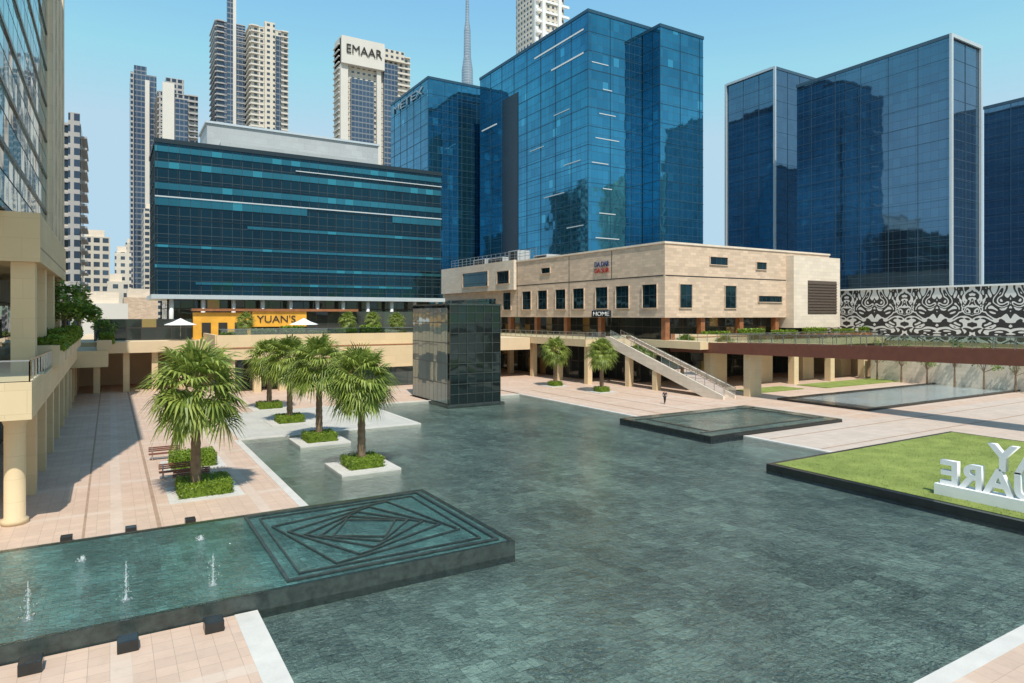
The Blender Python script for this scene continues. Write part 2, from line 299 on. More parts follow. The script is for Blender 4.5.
def jet(x,y,h):
    rr=random.Random(int(x*10)); vs=[];fs=[]
    e=thing('fountain_jet',(x,y,.6),'thin foaming water jet rising from the basin','fountain jet','water jets in the basin')
    lathe('water_column',[(.20,0),(.07,.05),(.035,.2),(.04,h*.5),(.03,h*.8),(.01,h)],(x,y,.6),M['foam'],e,10)
    for k in range(90):
        a=rr.random()*6.28; r=abs(rr.gauss(0,.12)); z=rr.random()**1.3*h*(1-r*1.6); z=max(z,.02)
        p=Vector((x+r*math.cos(a),y+r*math.sin(a),.6+z)); s=.004+.009*rr.random(); n=len(vs)
        vs+=[p+Vector((s,0,0)),p+Vector((-s,s,0)),p+Vector((-s,-s,0)),p+Vector((0,0,s*3.5))]; fs+=[(n,n+1,n+2),(n,n+1,n+3),(n+1,n+2,n+3),(n+2,n,n+3)]
    tag(mesh('water_droplets',vs,fs,M['white'],e),kind='stuff')
for x,y,h in ((-2.4,28,1.3),(.5,28.1,1.4),(3.4,27.9,1.2),(-1.0,33.5,.2),(3.6,33.8,.2)): jet(x,y,h)
pf=thing('pool_platform',(54.8,47.1,-.38),'low black stone platform with shallow water standing in the pool','platform')
box('platform_base',45.2,64.5,41,53.2,-.375,.28,M['black'],pf)
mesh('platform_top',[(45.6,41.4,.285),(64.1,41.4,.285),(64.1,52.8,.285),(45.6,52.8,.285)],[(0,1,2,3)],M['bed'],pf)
mesh('platform_water',[(45.2,41,.33),(64.5,41,.33),(64.5,53.2,.33),(45.2,53.2,.33)],[(0,1,2,3)],M['water'],pf)
boxes('platform_channel',[(45.9,63.8,42.6,42.9,.30,.36),(45.9,63.8,51.3,51.6,.30,.36),(47,47.3,42.9,51.3,.30,.36),(62.4,62.7,42.9,51.3,.30,.36)],M['slate'],pf)
lw=thing('raised_lawn',(53,10,-.38),'raised mown lawn with a black granite retaining wall','lawn')
box('retaining_wall',40.3,66,-30,31.4,-.375,.34,M['black'],lw)
mesh('lawn_turf',[(40.75,-29,.36),(65.6,-29,.36),(65.6,31.0,.36),(40.75,31.0,.36)],[(0,1,2,3)],M['grass'],lw)
rr=random.Random(3); vs=[];fs=[]
for i in range(15000):
    x=40.8+24.7*rr.random()**1.3; y=6+24.9*rr.random(); a=rr.random()*6.28; h=.04+.04*rr.random(); n=len(vs); dx=.02*math.cos(a);dy=.02*math.sin(a)
    vs+=[(x-dx,y-dy,.36),(x+dx,y+dy,.36),(x+rr.gauss(0,.03),y+rr.gauss(0,.03),.36+h)]; fs.append((n,n+1,n+2))
tag(mesh('grass_blades',vs,fs,M['grass'],lw),kind='stuff')
pd=thing('shallow_pond',(102,50,0),'shallow rectangular pond with a dark stone rim in the paving','pond')
boxes('pond_rim',[(74,134,44,44.5,.002,.25),(74,134,55.5,56,.002,.25),(74,74.5,44.5,55.5,.002,.25)],M['black'],pd)
mesh('pond_floor',[(74.5,44.5,.01),(134,44.5,.01),(134,55.5,.01),(74.5,55.5,.01)],[(0,1,2,3)],plain('pale_pond_floor',(.46,.50,.50),.6),pd)
mesh('pond_water',[(74.5,44.5,.2),(134,44.5,.2),(134,55.5,.2),(74.5,55.5,.2)],[(0,1,2,3)],M['pond'],pd)
for (a,b,c,d) in ((92,118,61,66),(78,88,62,66)): struct(box('lawn_strip',a,b,c,d,.0,.12,M['grass']))
# ------------------------------------------------------------------ vegetation
def palm(name,H,crown,seed,label,group,loc):
    r=random.Random(seed); e=thing(name,loc,label,'palm tree',group); x0,y0,z0=loc
    th=H-crown*.95
    prof=[]; n=22
    for i in range(n+1):
        k=i/n; rad_=.32*(1-k*.3)+(.12 if i==0 else 0); rad_*=1.07 if i%2 else .95; prof.append((rad_,k*th))
    lathe('trunk',prof,loc,M['bark'],e,12)
    vs=[];fs=[]
    for i in range(150):
        a=r.random()*6.283; z=th-1.0*r.random()*.9+.15; rr0=.2; L=.5+.4*r.random(); c=Vector((math.cos(a),math.sin(a),0)); s=Vector((-math.sin(a),math.cos(a),0))
        b=Vector((x0,y0,z0+z))+c*rr0; tip=b+c*(.18+.2*r.random())*1.2-Vector((0,0,L)); n0=len(vs); vs+=[b-s*.05,b+s*.05,tip]; fs.append((n0,n0+1,n0+2))
    mesh('dry_leaf_skirt',vs,fs,M['thatch'],e)
    vs=[];fs=[]
    N=64
    for i in range(N):
        k=(i+.5)/N; az=i*2.39996+r.uniform(-.25,.25); el=rad(84-132*k**.9)+r.uniform(-.14,.14)
        pet=crown*(.38+.20*r.random())*(1 if k>.15 else .9); fanR=crown*(.40+.17*r.random())
        d=Vector((math.cos(az)*math.cos(el),math.sin(az)*math.cos(el),math.sin(el))); side=Vector((-math.sin(az),math.cos(az),0))
        b=Vector((x0,y0,z0+th+.05+.25*(1-k))); tip=b+d*pet-Vector((0,0,.10*pet*math.cos(el)))
        n0=len(vs); w=side*.035; vs+=[b-w,b+w,tip+w*.6,tip-w*.6]; fs.append((n0,n0+1,n0+2,n0+3))
        d2=(d-Vector((0,0,.25+.25*k))).normalized(); up=side.cross(d2).normalized()
        if up.z<0: up=-up
        roll=r.uniform(-.6,.6); s2=(side*math.cos(roll)+up*math.sin(roll)).normalized()
        L=20
        for j in range(L):
            th_=rad(-108+216*j/(L-1))+r.uniform(-.03,.03); ld=(d2*math.cos(th_)+s2*math.sin(th_)).normalized()
            ln=fanR*(.72+.28*math.cos(th_*.75))*r.uniform(.88,1.08); pw=ld.cross(up).normalized()*.066*crown/3
            m=tip+ld*ln*.6+up*.05; en=tip+ld*ln-Vector((0,0,.08+ln*r.uniform(.06,.34))); n0=len(vs)
            vs+=[tip,m-pw,m+pw,en]; fs.append((n0,n0+1,n0+3,n0+2))
    mesh('crown',vs,fs,M['palm'],e)
    return e
g1='fan palms in the pool beds'
palm('palm_tree',9.7,3.65,1,'tall dense crowned fan palm in a hedged promenade bed',g1,(4.5,44.9,0))
for i,(x,y,h) in enumerate(((15.7,47.2,9.1),(15.7,58.7,9.6),(15.8,70.3,9.2),(16.1,82.1,8.8))):
    palm('palm_tree',h,3.25+.12*(i%2),10+i,'fan palm rising from a hedged square bed at the pool',g1,(x,y,.0))
for i,(x,y,h) in enumerate(((59,84.7,7.9),(60.2,74.8,8.1))):
    palm('palm_tree',h,2.8,20+i,'fan palm standing in the paving near the footbridge',g1,(x,y,0))
def leafbox(name,x0,x1,y0,y1,z0,z1,mat,parent,dens=160,s=.07,seed=1):
    r=random.Random(seed); vs=[];fs=[]
    vol=(x1-x0)*(y1-y0)+ (x1-x0+y1-y0)*2*(z1-z0); n=int(vol*dens)
    vs+=bx((x0+.08,x1-.08,y0+.08,y1-.08,z0,z1-.1)); fs+=BF
    for i in range(n):
        f=r.random()*vol
        if f<(x1-x0)*(y1-y0): p=Vector((r.uniform(x0,x1),r.uniform(y0,y1),z1+r.gauss(-.03,.06)))
        else:
            per=r.random()*2*(x1-x0+y1-y0)
            if per<x1-x0: p=Vector((x0+per,y0+r.gauss(0,.05),0))
            elif per<2*(x1-x0): p=Vector((per-(x1-x0)+x0,y1+r.gauss(0,.05),0))
            elif per<2*(x1-x0)+(y1-y0): p=Vector((x0+r.gauss(0,.05),y0+per-2*(x1-x0),0))
            else: p=Vector((x1+r.gauss(0,.05),y0+per-2*(x1-x0)-(y1-y0),0))
            p.z=r.uniform(z0,z1)
        a=Vector((r.gauss(0,1),r.gauss(0,1),r.gauss(0,1))).normalized(); b=a.cross(Vector((r.gauss(0,1),r.gauss(0,1),1))).normalized(); k=s*r.uniform(.6,1.4); m=len(vs)
        vs+=[p-a*k,p-b*k*.5,p+a*k,p+b*k*.5]; fs.append((m,m+1,m+2,m+3))
    return mesh(name,vs,fs,mat,parent)
def bedt(x,y,s,h0,label,seed,gap=.55,hh=.75):
    e=thing('planter_bed',(x,y,-.38 if h0<0 else 0),label,'planter','hedged square palm beds')
    h=s/2
    box('stone_curb',x-h,x+h,y-h,y+h,-.375 if h0<0 else 0.005,.06,M['coping'],e)
    mesh('gravel_bed',[(x-h+.3,y-h+.3,.065),(x+h-.3,y-h+.3,.065),(x+h-.3,y+h-.3,.065),(x-h+.3,y+h-.3,.065)],[(0,1,2,3)],M['gravel'],e)
    g=gap+.35
    e2=thing('clipped_hedge',(x,y,.07),'low clipped bright green hedge around the palm','hedge','clipped hedges around palms')
    leafbox('hedge_foliage',x-h+g,x+h-g,y-h+g,y+h-g,.07,hh,M['hedge'],e2,180,.065,seed)
bedt(15.7,47.0,4.3,-1,'square white stone bed standing in the pool around a palm',1)
bedt(15.7,58.6,4.3,-1,'square white stone bed standing in the pool around a palm',2)
bedt(15.8,70.3,4.3,0,'square white stone bed on the pale deck around a palm',3)
bedt(16.1,82.1,4.3,0,'square white stone bed on the pale deck around a palm',4)
bedt(5.0,45.3,4.1,0,'square stone bed on the promenade around a palm',5,.25,.85)
bedt(5.2,54.0,4.1,0,'square stone bed on the promenade with a low hedge',6,.25,.95)
bedt(59,84.7,3.4,0,'square stone bed around a palm near the footbridge',7,.5)
bedt(60.2,74.8,3.4,0,'square stone bed around a palm near the footbridge',8,.5)
def tree(x,y,z,H,R,seed,label,group='leafy trees on the terraces',dens=900,low=.35):
    r=random.Random(seed); e=thing('leafy_tree',(x,y,z),label,'tree',group)
    vs=[];fs=[]
    def limb(a,b,r0,r1):
        a=Vector(a);b=Vector(b);d=(b-a).normalized(); s=d.orthogonal().normalized(); t2=d.cross(s); n=len(vs)
        for p,q_ in ((a,r0),(b,r1)):
            for i in range(6): an=i*math.pi/3; vs.append(p+s*math.cos(an)*q_+t2*math.sin(an)*q_)
        for i in range(6): fs.append((n+i,n+(i+1)%6,n+6+(i+1)%6,n+6+i))
    top=Vector((x,y,z+H*low)); limb((x,y,z),top,R*.06+.05,R*.04+.03); cl=[]
    for i in range(9):
        a=i*2.4+r.random(); el=r.uniform(.3,1.3); L=R*r.uniform(.5,.95); hh=(H*(1-low)-R*.25)
        c=top+Vector((math.cos(a)*math.cos(el)*L,math.sin(a)*math.cos(el)*L,math.sin(el)*hh*r.uniform(.5,.95))); limb(top,c,.05,.015); cl.append((c,R*r.uniform(.28,.45)))
    mesh('trunk',vs,fs,M['bark'],e)
    vs=[];fs=[]
    for i in range(dens):
        c,q_=r.choice(cl); v=Vector((r.gauss(0,1),r.gauss(0,1),r.gauss(0,.8))); v=v.normalized()*q_*(r.random()**.4); p=c+v
        a=Vector((r.gauss(0,1),r.gauss(0,1),r.gauss(0,.5))).normalized(); b=a.cross(Vector((r.gauss(0,1),r.gauss(0,1),1))).normalized(); k=R*.07*r.uniform(.6,1.5); n=len(vs)
        vs+=[p-a*k,p-b*k*.55,p+a*k,p+b*k*.55]; fs.append((n,n+1,n+2,n+3))
    mesh('crown',vs,fs,M['tree'],e)
def bench(x,y,rot,label='red brown slatted bench beside the hedged bed'):
    e=thing('park_bench',(0,0,0),label,'bench','benches on the promenade')
    boxes('seat',[(-1.1,1.1,-.3+.15*i,-.19+.15*i,.42,.47) for i in range(4)],M['wood'],e)
    boxes('backrest',[(-1.1,1.1,.33,.37,.56+.13*i,.66+.13*i) for i in range(3)],M['wood'],e)
    for s in (-.85,.85): boxes('leg',[(s-.04,s+.04,-.28,-.2,0,.42),(s-.04,s+.04,.27,.33,0,.92),(s-.04,s+.04,-.2,.27,.34,.41)],M['metal'],e)
    e.location=(x,y,0); e.rotation_euler=(0,0,rot); return e
for x,y,r_ in ((3.9,50.4,0),(4.6,48.7,math.pi),(3.6,57.3,0)): bench(x,y,r_)
# ------------------------------------------------------------------ buildings
def curtain(name,label,x0,x1,y0,y1,z0,z1,floors,glass,band,parapet=True,bh=.16,proud=.06,mull=None,cat='office building',mm=None):
    e=thing(name,((x0+x1)/2,(y0+y1)/2,z0),label,cat)
    box('curtain_wall',x0,x1,y0,y1,z0,z1,glass,e)
    fh=(z1-z0)/floors; p=proud; base=None
    for i in range(1,floors):
        z=z0+i*fh
        b=[(x0-p,x1+p,y0-p,y0,z,z+bh),(x0-p,x1+p,y1,y1+p,z,z+bh),(x0-p,x0,y0,y1,z,z+bh),(x1,x1+p,y0,y1,z,z+bh)]
        if base is None:
            base=boxes('floor_band',b,band,e); bz=z
        else:
            o=base.copy(); COL.objects.link(o); o.location=(0,0,z-bz)
    if mull:
        bl=[]; x=x0
        while x<=x1: bl.append((x-.04,x+.04,y0-.09,y0-.001,z0,z1)); x+=mull
        y=y0
        while y<=y1: bl.append((x0-.09,x0-.001,y-.04,y+.04,z0,z1)); y+=mull
        tag(boxes('mullions',bl,mm or band,e),kind='stuff')
    if parapet: boxes('roof_parapet',[(x0-.15,x1+.15,y0-.15,y0+.3,z1,z1+.7),(x0-.15,x1+.15,y1-.3,y1+.15,z1,z1+.7),(x0-.15,x0+.3,y0+.3,y1-.3,z1,z1+.7),(x1-.3,x1+.15,y0+.3,y1-.3,z1,z1+.7)],band,e)
    return e
dk=plain('dark_blue_mullion',(.025,.08,.13),.4,.3); lt=M['alu']
nv=plain('navy_mullion',(.06,.11,.155),.4,.3)
ht=curtain('hotel_building','long dark teal glass office block with strip glazing above a terrace',6.1,56.2,120.2,135.7,14.3,38.6,8,G_hot,plain('black_mullion',(.015,.03,.04),.4,.2),mull=3.2,bh=.1)
for i,(a,b,z,h) in enumerate(((6.1,56.2,37.2,.9),(6.1,56.2,34.6,1.0),(6.1,56.2,31.2,1.0),(6.1,30,28.6,1.4),(46,56.2,28.6,1.2),(20,56.2,25.6,.5),(6.1,56.2,21.9,.4),(6.1,56.2,18.6,.5),(12,50,16.0,.4))):
    box('glazing_strip',a,b,120.06,120.16,z,z+h,G_teal,ht)
box('light_reveal',6.1,56.2,119.9,120.1,29.9,30.1,lt,ht); box('light_reveal',28,56.2,119.9,120.1,36.3,36.45,lt,ht)
boxes('soffit_band',[(5.6,56.8,119.6,136,13.6,14.3)],lt,ht)
boxes('lower_storey',[(8,55,123,135,7.2,13.6)],G_shop,ht)
for i in range(11): lathe('column',[(.35,0),(.35,6.4)],(8.5+i*4.7,120.8,7.2),M['white'],ht,10)
ph=thing('rooftop_plant_room',(32,142,39),'pale grey panelled plant storey on the hotel roof','building')
box('panel_wall',15.6,49.1,136.6,148,20,47.1,M['grey_panel'],ph); box('coping',15.3,49.4,136.3,148.3,47.1,47.5,lt,ph)
box('upper_step',17.5,46,133,136.55,39.3,43.0,M['grey_panel'],ph)
rs=thing('restaurant_front',(16,112,7.2),'amber lit restaurant front on the terrace','restaurant')
box('amber_wall',11.0,19.4,113.5,114.5,7.2,11.4,M['amber'],rs)
each('dark_opening',[(12.2+2.4*i,13.5+2.4*i,113.4,113.48,7.25,9.8) for i in range(3)],M['dark'],rs)
box('sign_board',19.6,28.2,113.3,114.4,9.1,11.6,M['amber'],rs)
box('fascia',10.8,37,113.0,115,11.6,12.0,M['brown'],rs)
text('sign_lettering','YUAN\'S',1.6,.05,M['dark'],(20.3,113.24,9.8),(1,0,0),parent=rs,width=6.1)
box('shopfront',28.3,54,114.2,114.9,7.2,11.6,G_shop,rs); box('sign_shopfront',19.6,28.2,114.42,114.9,7.2,9.1,G_shop,rs); box('side_shopfront',-2,10.9,114.2,114.9,7.2,10.4,G_shop,rs)
ar=thing('terrace_podium',(27,105,0),'tan stone terrace podium with a shaded ground floor arcade','building')
box('parapet_band',12.6,43,99.9,119,4.9,7.2,M['render'],ar); boxes('parapet_wall',[(12.6,43,99.5,99.9,4.7,8.2),(12.4,12.8,99.9,119,4.7,8.2)],M['tan'],ar)
box('parapet_groove',12.7,43,99.42,99.498,6.3,6.45,M['brown'],ar)
box('shop_wall',12.8,60,104.5,108,0,4.9,G_shop,ar)
for i in range(9): box('column',14+3.5*i,15+3.5*i,99.9,100.9,0,4.9,M['tan'],ar)
box('side_pavilion',31,43,97.5,99.45,3.0,6.2,M['tan'],ar); box('pavilion_glass',31.5,42.5,98,99.4,0,3.0,G_shop,ar)
box('terrace_slab',-4,12.4,109,122,5.6,7.2,M['render'],ar); box('terrace_rear',-4,60,122.1,160,0,7.19,M['render'],ar)
for i in range(4): box('bridge_column',-2+3.6*i,-1.2+3.6*i,110,111,0,5.6,M['tan'],ar)
box('upper_terrace',43.1,63.9,99.5,119,4.9,7.0,M['render'],ar)
rl=thing('glass_railing',(28,99.7,8.2),'frameless glass balustrade on the terrace parapet','railing','glass balustrades')
box('glass_panel',12.8,43,99.68,99.72,8.2,9.0,M['rail'],rl); box('handrail',12.8,43,99.65,99.75,9.0,9.06,M['metal'],rl)
for i in range(7):
    e=thing('terrace_hedge',(15+4*i,100.8,7.2),'low shrubs planted along the terrace parapet','shrub','terrace shrubs')
    leafbox('foliage',13.4+4*i,16.6+4*i,100.2,101.2,7.2,8.5+.4*(i%3),M['hedge'],e,60,.16,30+i)
def parasol(x,y,z,w):
    e=thing('parasol',(x,y,z),'open white canvas parasol on the terrace','parasol','white parasols on the terrace')
    lathe('pole',[(.04,0),(.04,2.7)],(x,y,z),M['metal'],e,8)
    lathe('canopy',[(w/2,2.3),(w/2,2.36),(w*.25,2.75),(.05,3.3)],(x,y,z),M['canvas'],e,8,False)
for x,y,w in ((9,110.5,4.4),(25.6,104.5,4.4)): parasol(x,y,7.2,w)
for i,(x,y) in enumerate(((17.5,107),(32,103),(36.5,104),(40,102.5))):
    palm('small_palm',4.4,1.7,40+i,'small palm growing on the hotel terrace','terrace palms',(x,y,7.2))
# glass pavilion
gc=thing('glass_pavilion',(39,79,-.38),'black tinted glass box pavilion with one paler side in the pool','pavilion')
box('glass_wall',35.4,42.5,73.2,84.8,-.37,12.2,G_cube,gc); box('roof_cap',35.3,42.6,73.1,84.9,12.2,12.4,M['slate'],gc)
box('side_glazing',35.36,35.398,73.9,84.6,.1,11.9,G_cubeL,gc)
tag(boxes('mullions',[(35.4+1.18*i-.03,35.4+1.18*i+.03,73.12,73.199,-.3,12.2) for i in range(7)],M['slate'],gc),kind='stuff')
each('transom',[(35.34,42.5,73.14,73.198,1.25*k-.03,1.25*k+.03) for k in range(1,10)],M['slate'],gc)
box('plinth',35.0,42.9,72.8,85.1,-.36,.0,M['slate'],gc)
# central towers
tb=curtain('office_tower','tall deep blue reflective glass office tower with square corners',86.1,113.5,111.5,159.3,7,74.8,17,G_blue,dk,mull=6,bh=.1)
boxes('recess_shade',[(86.0,86.08,139.5,147,12,66)],M['bluedark'],tb)  # flat slab slightly proud of the face, coloured dark as a recess's shade
for z,a,b in ((71.5,113,132),(66.5,113,125),(60.5,150,158)): box('light_strip',85.95,86.03,a,b,z,z+.35,M['white'],tb)
for i in range(9): box('light_strip',87+(i*5)%4,91.5+(i*3)%4,111.38,111.44,22+i*5.3,22.2+i*5.3,M['alu'],tb)
for i,(z,a,b) in enumerate(((50,128,134),(44,114,120),(38,120,128),(30,113,119),(56,118,124))): box('light_strip',85.95,86.03,a,b,z,z+.2,M['alu'],tb)
tb2=curtain('office_tower_wing','forward wing of the blue glass office tower',101.2,114.3,105.9,111.3,7,73,16,G_blue,dk,mull=6,bh=.1)
ta=curtain('glass_office_block','blue glass office block with white roof edge beside the tower',73.7,100,165.8,193.6,7,75,17,G_blue,dk,mull=5,bh=.12)
text('roof_sign','METEX',3.0,.1,M['signgrey'],(73.4,191.5,71.8),(0,-1,0),parent=ta,width=22)
boxes('roof_plant',[(92,110,122,150,74.9,78)],dk,tb)
tc=curtain('office_tower','broad navy glass slab tower with silver framed end wall',140.5,152.4,67,100.8,6,65.3,15,G_navy,nv,mull=6,bh=.06)
boxes('end_frame',[(140.2,140.9,66.5,66.94,6,66),(151.9,152.5,66.5,66.94,6,66),(140.9,151.9,66.5,66.94,65.3,66)],M['alu'],tc)
td=curtain('office_tower','navy glass tower with white edge frame and stepped front',145.5,170,110.7,126.5,6,73.9,17,G_navy,nv,mull=5,bh=.06)
boxes('edge_frame',[(145.0,145.44,126,126.6,6,74.5),(145.0,145.44,110.3,110.9,6,74.5),(145.0,145.44,110.9,126,74,74.6)],M['alu'],td)
te=curtain('office_tower','dark blue glass tower partly seen at the street end',178.4,215,30,77.5,6,60,15,G_navy,nv,mull=6,bh=.06)
# podium stone building
pb=thing('stone_podium_building',(93,110,7),'beige travertine clad building with punched dark windows and deep overhang','building')
box('stone_body',71.4,112,73.7,151.6,10.6,21.8,M['stone'],pb)
boxes('roof_coping',[(71.25,112.1,73.55,73.95,21.8,22.1),(71.25,71.65,73.95,151.6,21.8,22.1)],M['stone_lt'],pb)
each('facade_groove',[(71.37,71.397,74,151,16.9,17.05),(71.37,71.397,98,98.12,10.7,21.7),(71.37,71.397,86,86.12,17.1,21.7),(71.37,71.397,116,116.12,10.7,21.7)],M['dark'],pb)
box('facade_groove',71.5,99.7,73.67,73.697,16.9,17.05,M['dark'],pb)
box('projecting_bay',70.7,71.35,116.3,151,16.2,22.3,M['stone_lt'],pb)
box('projecting_block',99.8,112.9,72.2,90,8.8,21.2,M['stone_lt'],pb)
boxes('louvre_panel',[(103.6,111.8,72.12,72.19,11.2,17.0)]+[(103.6,111.8,72.0,72.12,11.4+.5*i,11.55+.5*i) for i in range(11)],plain('bronze_louvre',(.11,.08,.06),.5),pb)
box('recessed_glazing',74.5,110,76.5,150,7.2,10.58,G_shop,pb)
for x,y in ((72.4,74.6),(80,74.6),(89,74.6),(98,74.6),(72.4,90),(72.4,100),(72.4,110),(72.4,120),(72.4,130)): box('timber_column',x-.45,x+.45,y-.45,y+.45,7.2,10.6,M['brown'],pb)
def win(face,a0,a1,z0,z1,x=71.4):
    if face=='X':
        box('window',x-.04,x-.002,a0,a1,z0,z1,G_win,pb)
        boxes('window_frame',[(x-.2,x-.01,a0-.1,a0,z0-.1,z1+.1),(x-.2,x-.01,a1,a1+.1,z0-.1,z1+.1),(x-.2,x-.01,a0,a1,z0-.1,z0),(x-.2,x-.01,a0,a1,z1,z1+.1)],M['stone'],pb)
    else:
        box('window',a0,a1,73.66,73.698,z0,z1,G_win,pb)
        boxes('window_frame',[(a0-.1,a0,73.5,73.69,z0-.1,z1+.1),(a1,a1+.1,73.5,73.69,z0-.1,z1+.1),(a0,a1,73.5,73.69,z0-.1,z0),(a0,a1,73.5,73.69,z1,z1+.1)],M['stone'],pb)
for y in (76.9,83.3,88.6,95.1,100.6,106.6,112.3,120): win('X',y-1.6,y+1.6,12.1,15.7)
win('X',127,139,17.4,20.6,70.7); win('X',118,123,17.6,20.2,70.7); win('X',104,107,19,20)
for x in (75.7,85.7): win('Y',x-1.3,x+1.3,12.1,15.7)
for a,b,c,d in ((92.5,98.5,13.2,14.2),(81,85,19,20.2),(92,94.5,18.6,19.8)): win('Y',a,b,c,d)
box('dark_strip_window',71.3,71.39,125,150,11.5,14.5,G_win,pb)
text('sign_lettering','DA DAR',1.25,.06,M['blue'],(71.25,90.5,19.2),(0,-1,0),parent=pb,width=3.8)
text('sign_lettering','DA SUR',1.1,.06,M['red'],(71.25,90.5,18.15),(0,-1,0),parent=pb,width=3.8)
box('sign_board',71.2,71.36,86.2,91.2,10.65,11.75,M['bluedark'],pb); text('sign_lettering','HOME',1.0,.04,M['white'],(71.15,90.8,10.85),(0,-1,0),parent=pb,width=4.2)
for i,(x,y,w,d,h) in enumerate(((75,128,4,7,2.2),(74,120,3,4,3),(76,112,4,5,1.6),(80,100,5,5,1.2),(76,138,4,6,2.6),(84,88,3,3,1.0))):
    e=thing('roof_machinery',(x,y,21.8),'grey air handling unit on the podium roof','air conditioner','roof machinery'); boxes('casing',[(x,x+w,y,y+d,21.8,21.8+h)],M['grey_panel'],e,bevel=.05); boxes('fan_grille',[(x-.04,x-.002,y+.4,y+d-.4,22.1,21.6+h)],M['dark'],e)
e=thing('rooftop_fence',(72,125,22.1),'thin steel lattice fence on the podium roof','fence')
each('post',[(72.0,72.08,110+2*i,110.08+2*i,22.1,24.3) for i in range(20)],M['metal'],e); each('rail',[(72.1,72.16,110,148,z,z+.06) for z in (23,23.6,24.25)],M['metal'],e)
tr_=thing('stone_terrace',(90,90,0),'raised stone terrace with shaded shops beneath','terrace')
box('deck_slab',71.2,126,66.5,150,6.1,7.18,M['tan'],tr_); box('deck_slab',64,71.2,83.5,140,6.0,7.16,M['tan'],tr_)
box('shop_wall',74,125,82,120,0,6.1,G_shop,tr_); box('shop_wall',69,74,92,140,0,6.0,G_shop,tr_)
for i in range(6): box('column',74+9.5*i,75.1+9.5*i,67.2,68.3,0,6.1,M['tan'],tr_)
for i in range(7): box('column',64.8,65.7,84+8*i,84.9+8*i,0,6.0,M['tan'],tr_)
for i in range(4): box('column',80+11*i,83+11*i,72,74,0,6.1,M['tan'],tr_)
box('planter_wall',74,124,68.6,69.0,7.18,7.9,M['brown'],tr_)
for i in range(6):
    e=thing('terrace_hedge',(76+8*i,69.6,7.2),'low shrubs along the upper terrace','shrub','terrace shrubs'); leafbox('foliage',75+8*i,80.5+8*i,69.1,70,7.2,8.5+.3*(i%2),M['hedge'],e,50,.16,130+i)
def railing(pts,h=1.05,label='glass balustrade with steel posts and handrail',step=1.8):
    e=thing('glass_railing',pts[0],label,'railing','glass balustrades'); gv=[];gf=[];hv=[];hf=[]
    for a,b in zip(pts[:-1],pts[1:]):
        a=Vector(a);b=Vector(b);n=len(gv); up=Vector((0,0,h)); gv+=[a+Vector((0,0,.08)),b+Vector((0,0,.08)),b+up,a+up]; gf.append((n,n+1,n+2,n+3))
        d=(b-a); s=d.cross(Vector((0,0,1))).normalized()*.04; n=len(hv)
        for z in (0,.07): hv+=[a+up-s+Vector((0,0,z)),b+up-s+Vector((0,0,z)),b+up+s+Vector((0,0,z)),a+up+s+Vector((0,0,z))]
        hf+=[(n,n+1,n+2,n+3),(n+4,n+7,n+6,n+5),(n,n+4,n+5,n+1),(n+3,n+2,n+6,n+7)]
        k=int(d.length/step)+1
        for i in range(k+1):
            p=a+d*i/k; box('post',p.x-.03,p.x+.03,p.y-.03,p.y+.03,p.z,p.z+h,M['metal'],e)
    mesh('glass_panels',gv,gf,M['rail'],e); mesh('handrail',hv,hf,M['metal'],e)
railing([(64.1,140,7.16),(64.1,83.6,7.16),(68,83.6,7.16)]); railing([(75.5,66.6,7.18),(125,66.6,7.18)])
br=thing('footbridge',(73,45,0),'long rust brown steel footbridge with glass balustrades','footbridge')
def slab(name,x0,x1,ya,za,yb,zb,th,mat,parent): 
    vs=[(x0,ya,za-th),(x1,ya,za-th),(x1,ya,za),(x0,ya,za),(x0,yb,zb-th),(x1,yb,zb-th),(x1,yb,zb),(x0,yb,zb)]
    return mesh(name,vs,[(0,1,2,3),(7,6,5,4),(0,4,5,1),(1,5,6,2),(2,6,7,3),(3,7,4,0)],mat,parent)
slab('bridge_beam',72.8,73.1,-5,8.3,74,6.95,1.5,M['beam'],br); slab('bridge_beam',76.6,76.9,-5,8.3,66.4,7.05,1.5,M['beam'],br); slab('bridge_deck',73.1,76.6,-5,8.1,66.4,6.95,.35,M['pale'],br)
for y in (12,60): box('bridge_pier',73.6,76.0,y,y+1,-.4,6.2,M['tan'],br)
railing([(72.95,-5,8.3),(72.95,74,6.95)],1.15); railing([(76.75,-5,8.3),(76.75,66,7.05)],1.15)
st=thing('outdoor_staircase',(69,71,0),'stone staircase with solid pale stringer and glass balustrade','staircase')
n=40; y0,y1=60,82.5; steps=[]
for i in range(n):
    ya=y0+(y1-y0)*i/n; steps.append((68.35,70.2,ya,ya+(y1-y0)/n,7.16*i/n-.15 if i else 0,7.16*(i+1)/n))
boxes('steps',steps,M['pale'],st)
def stringer(x0,x1):
    P=[(y0-.4,0),(y0-.4,.5),(y1,7.6),(y1+1,7.6),(y1+1,6.2),(y0+3,0)]
    v=[(x0,a,b) for a,b in P]+[(x1,a,b) for a,b in P]; m=len(P)
    mesh('stringer',v,[tuple(range(m)),tuple(range(2*m-1,m-1,-1))]+[(i,i+m,(i+1)%m+m,(i+1)%m) for i in range(m)],M['stone_lt'],st)
stringer(68.0,68.35); stringer(70.2,70.4)
for y in (72,78): box('support_column',68.1,69,y,y+.9,0,(y-60)/22.5*7-.9,M['tan'],st)
railing([(68.17,59.6,.5),(68.17,82.5,7.6)],.95)
railing([(70.3,59.6,.5),(70.3,82.5,7.6)],.95)
ow=thing('ornamental_wall',(113,55,0),'long white wall panel with black scrolling ornament on a stone base','wall')
box('wall_core',117.1,118,20,86,0,15.5,M['render'],ow); box('scroll_panel',117.0,117.09,20,86,6.6,15.5,M['swirl'],ow)
boxes('wall_coping',[(116.8,118.2,20,86,15.5,15.8)],M['white'],ow)
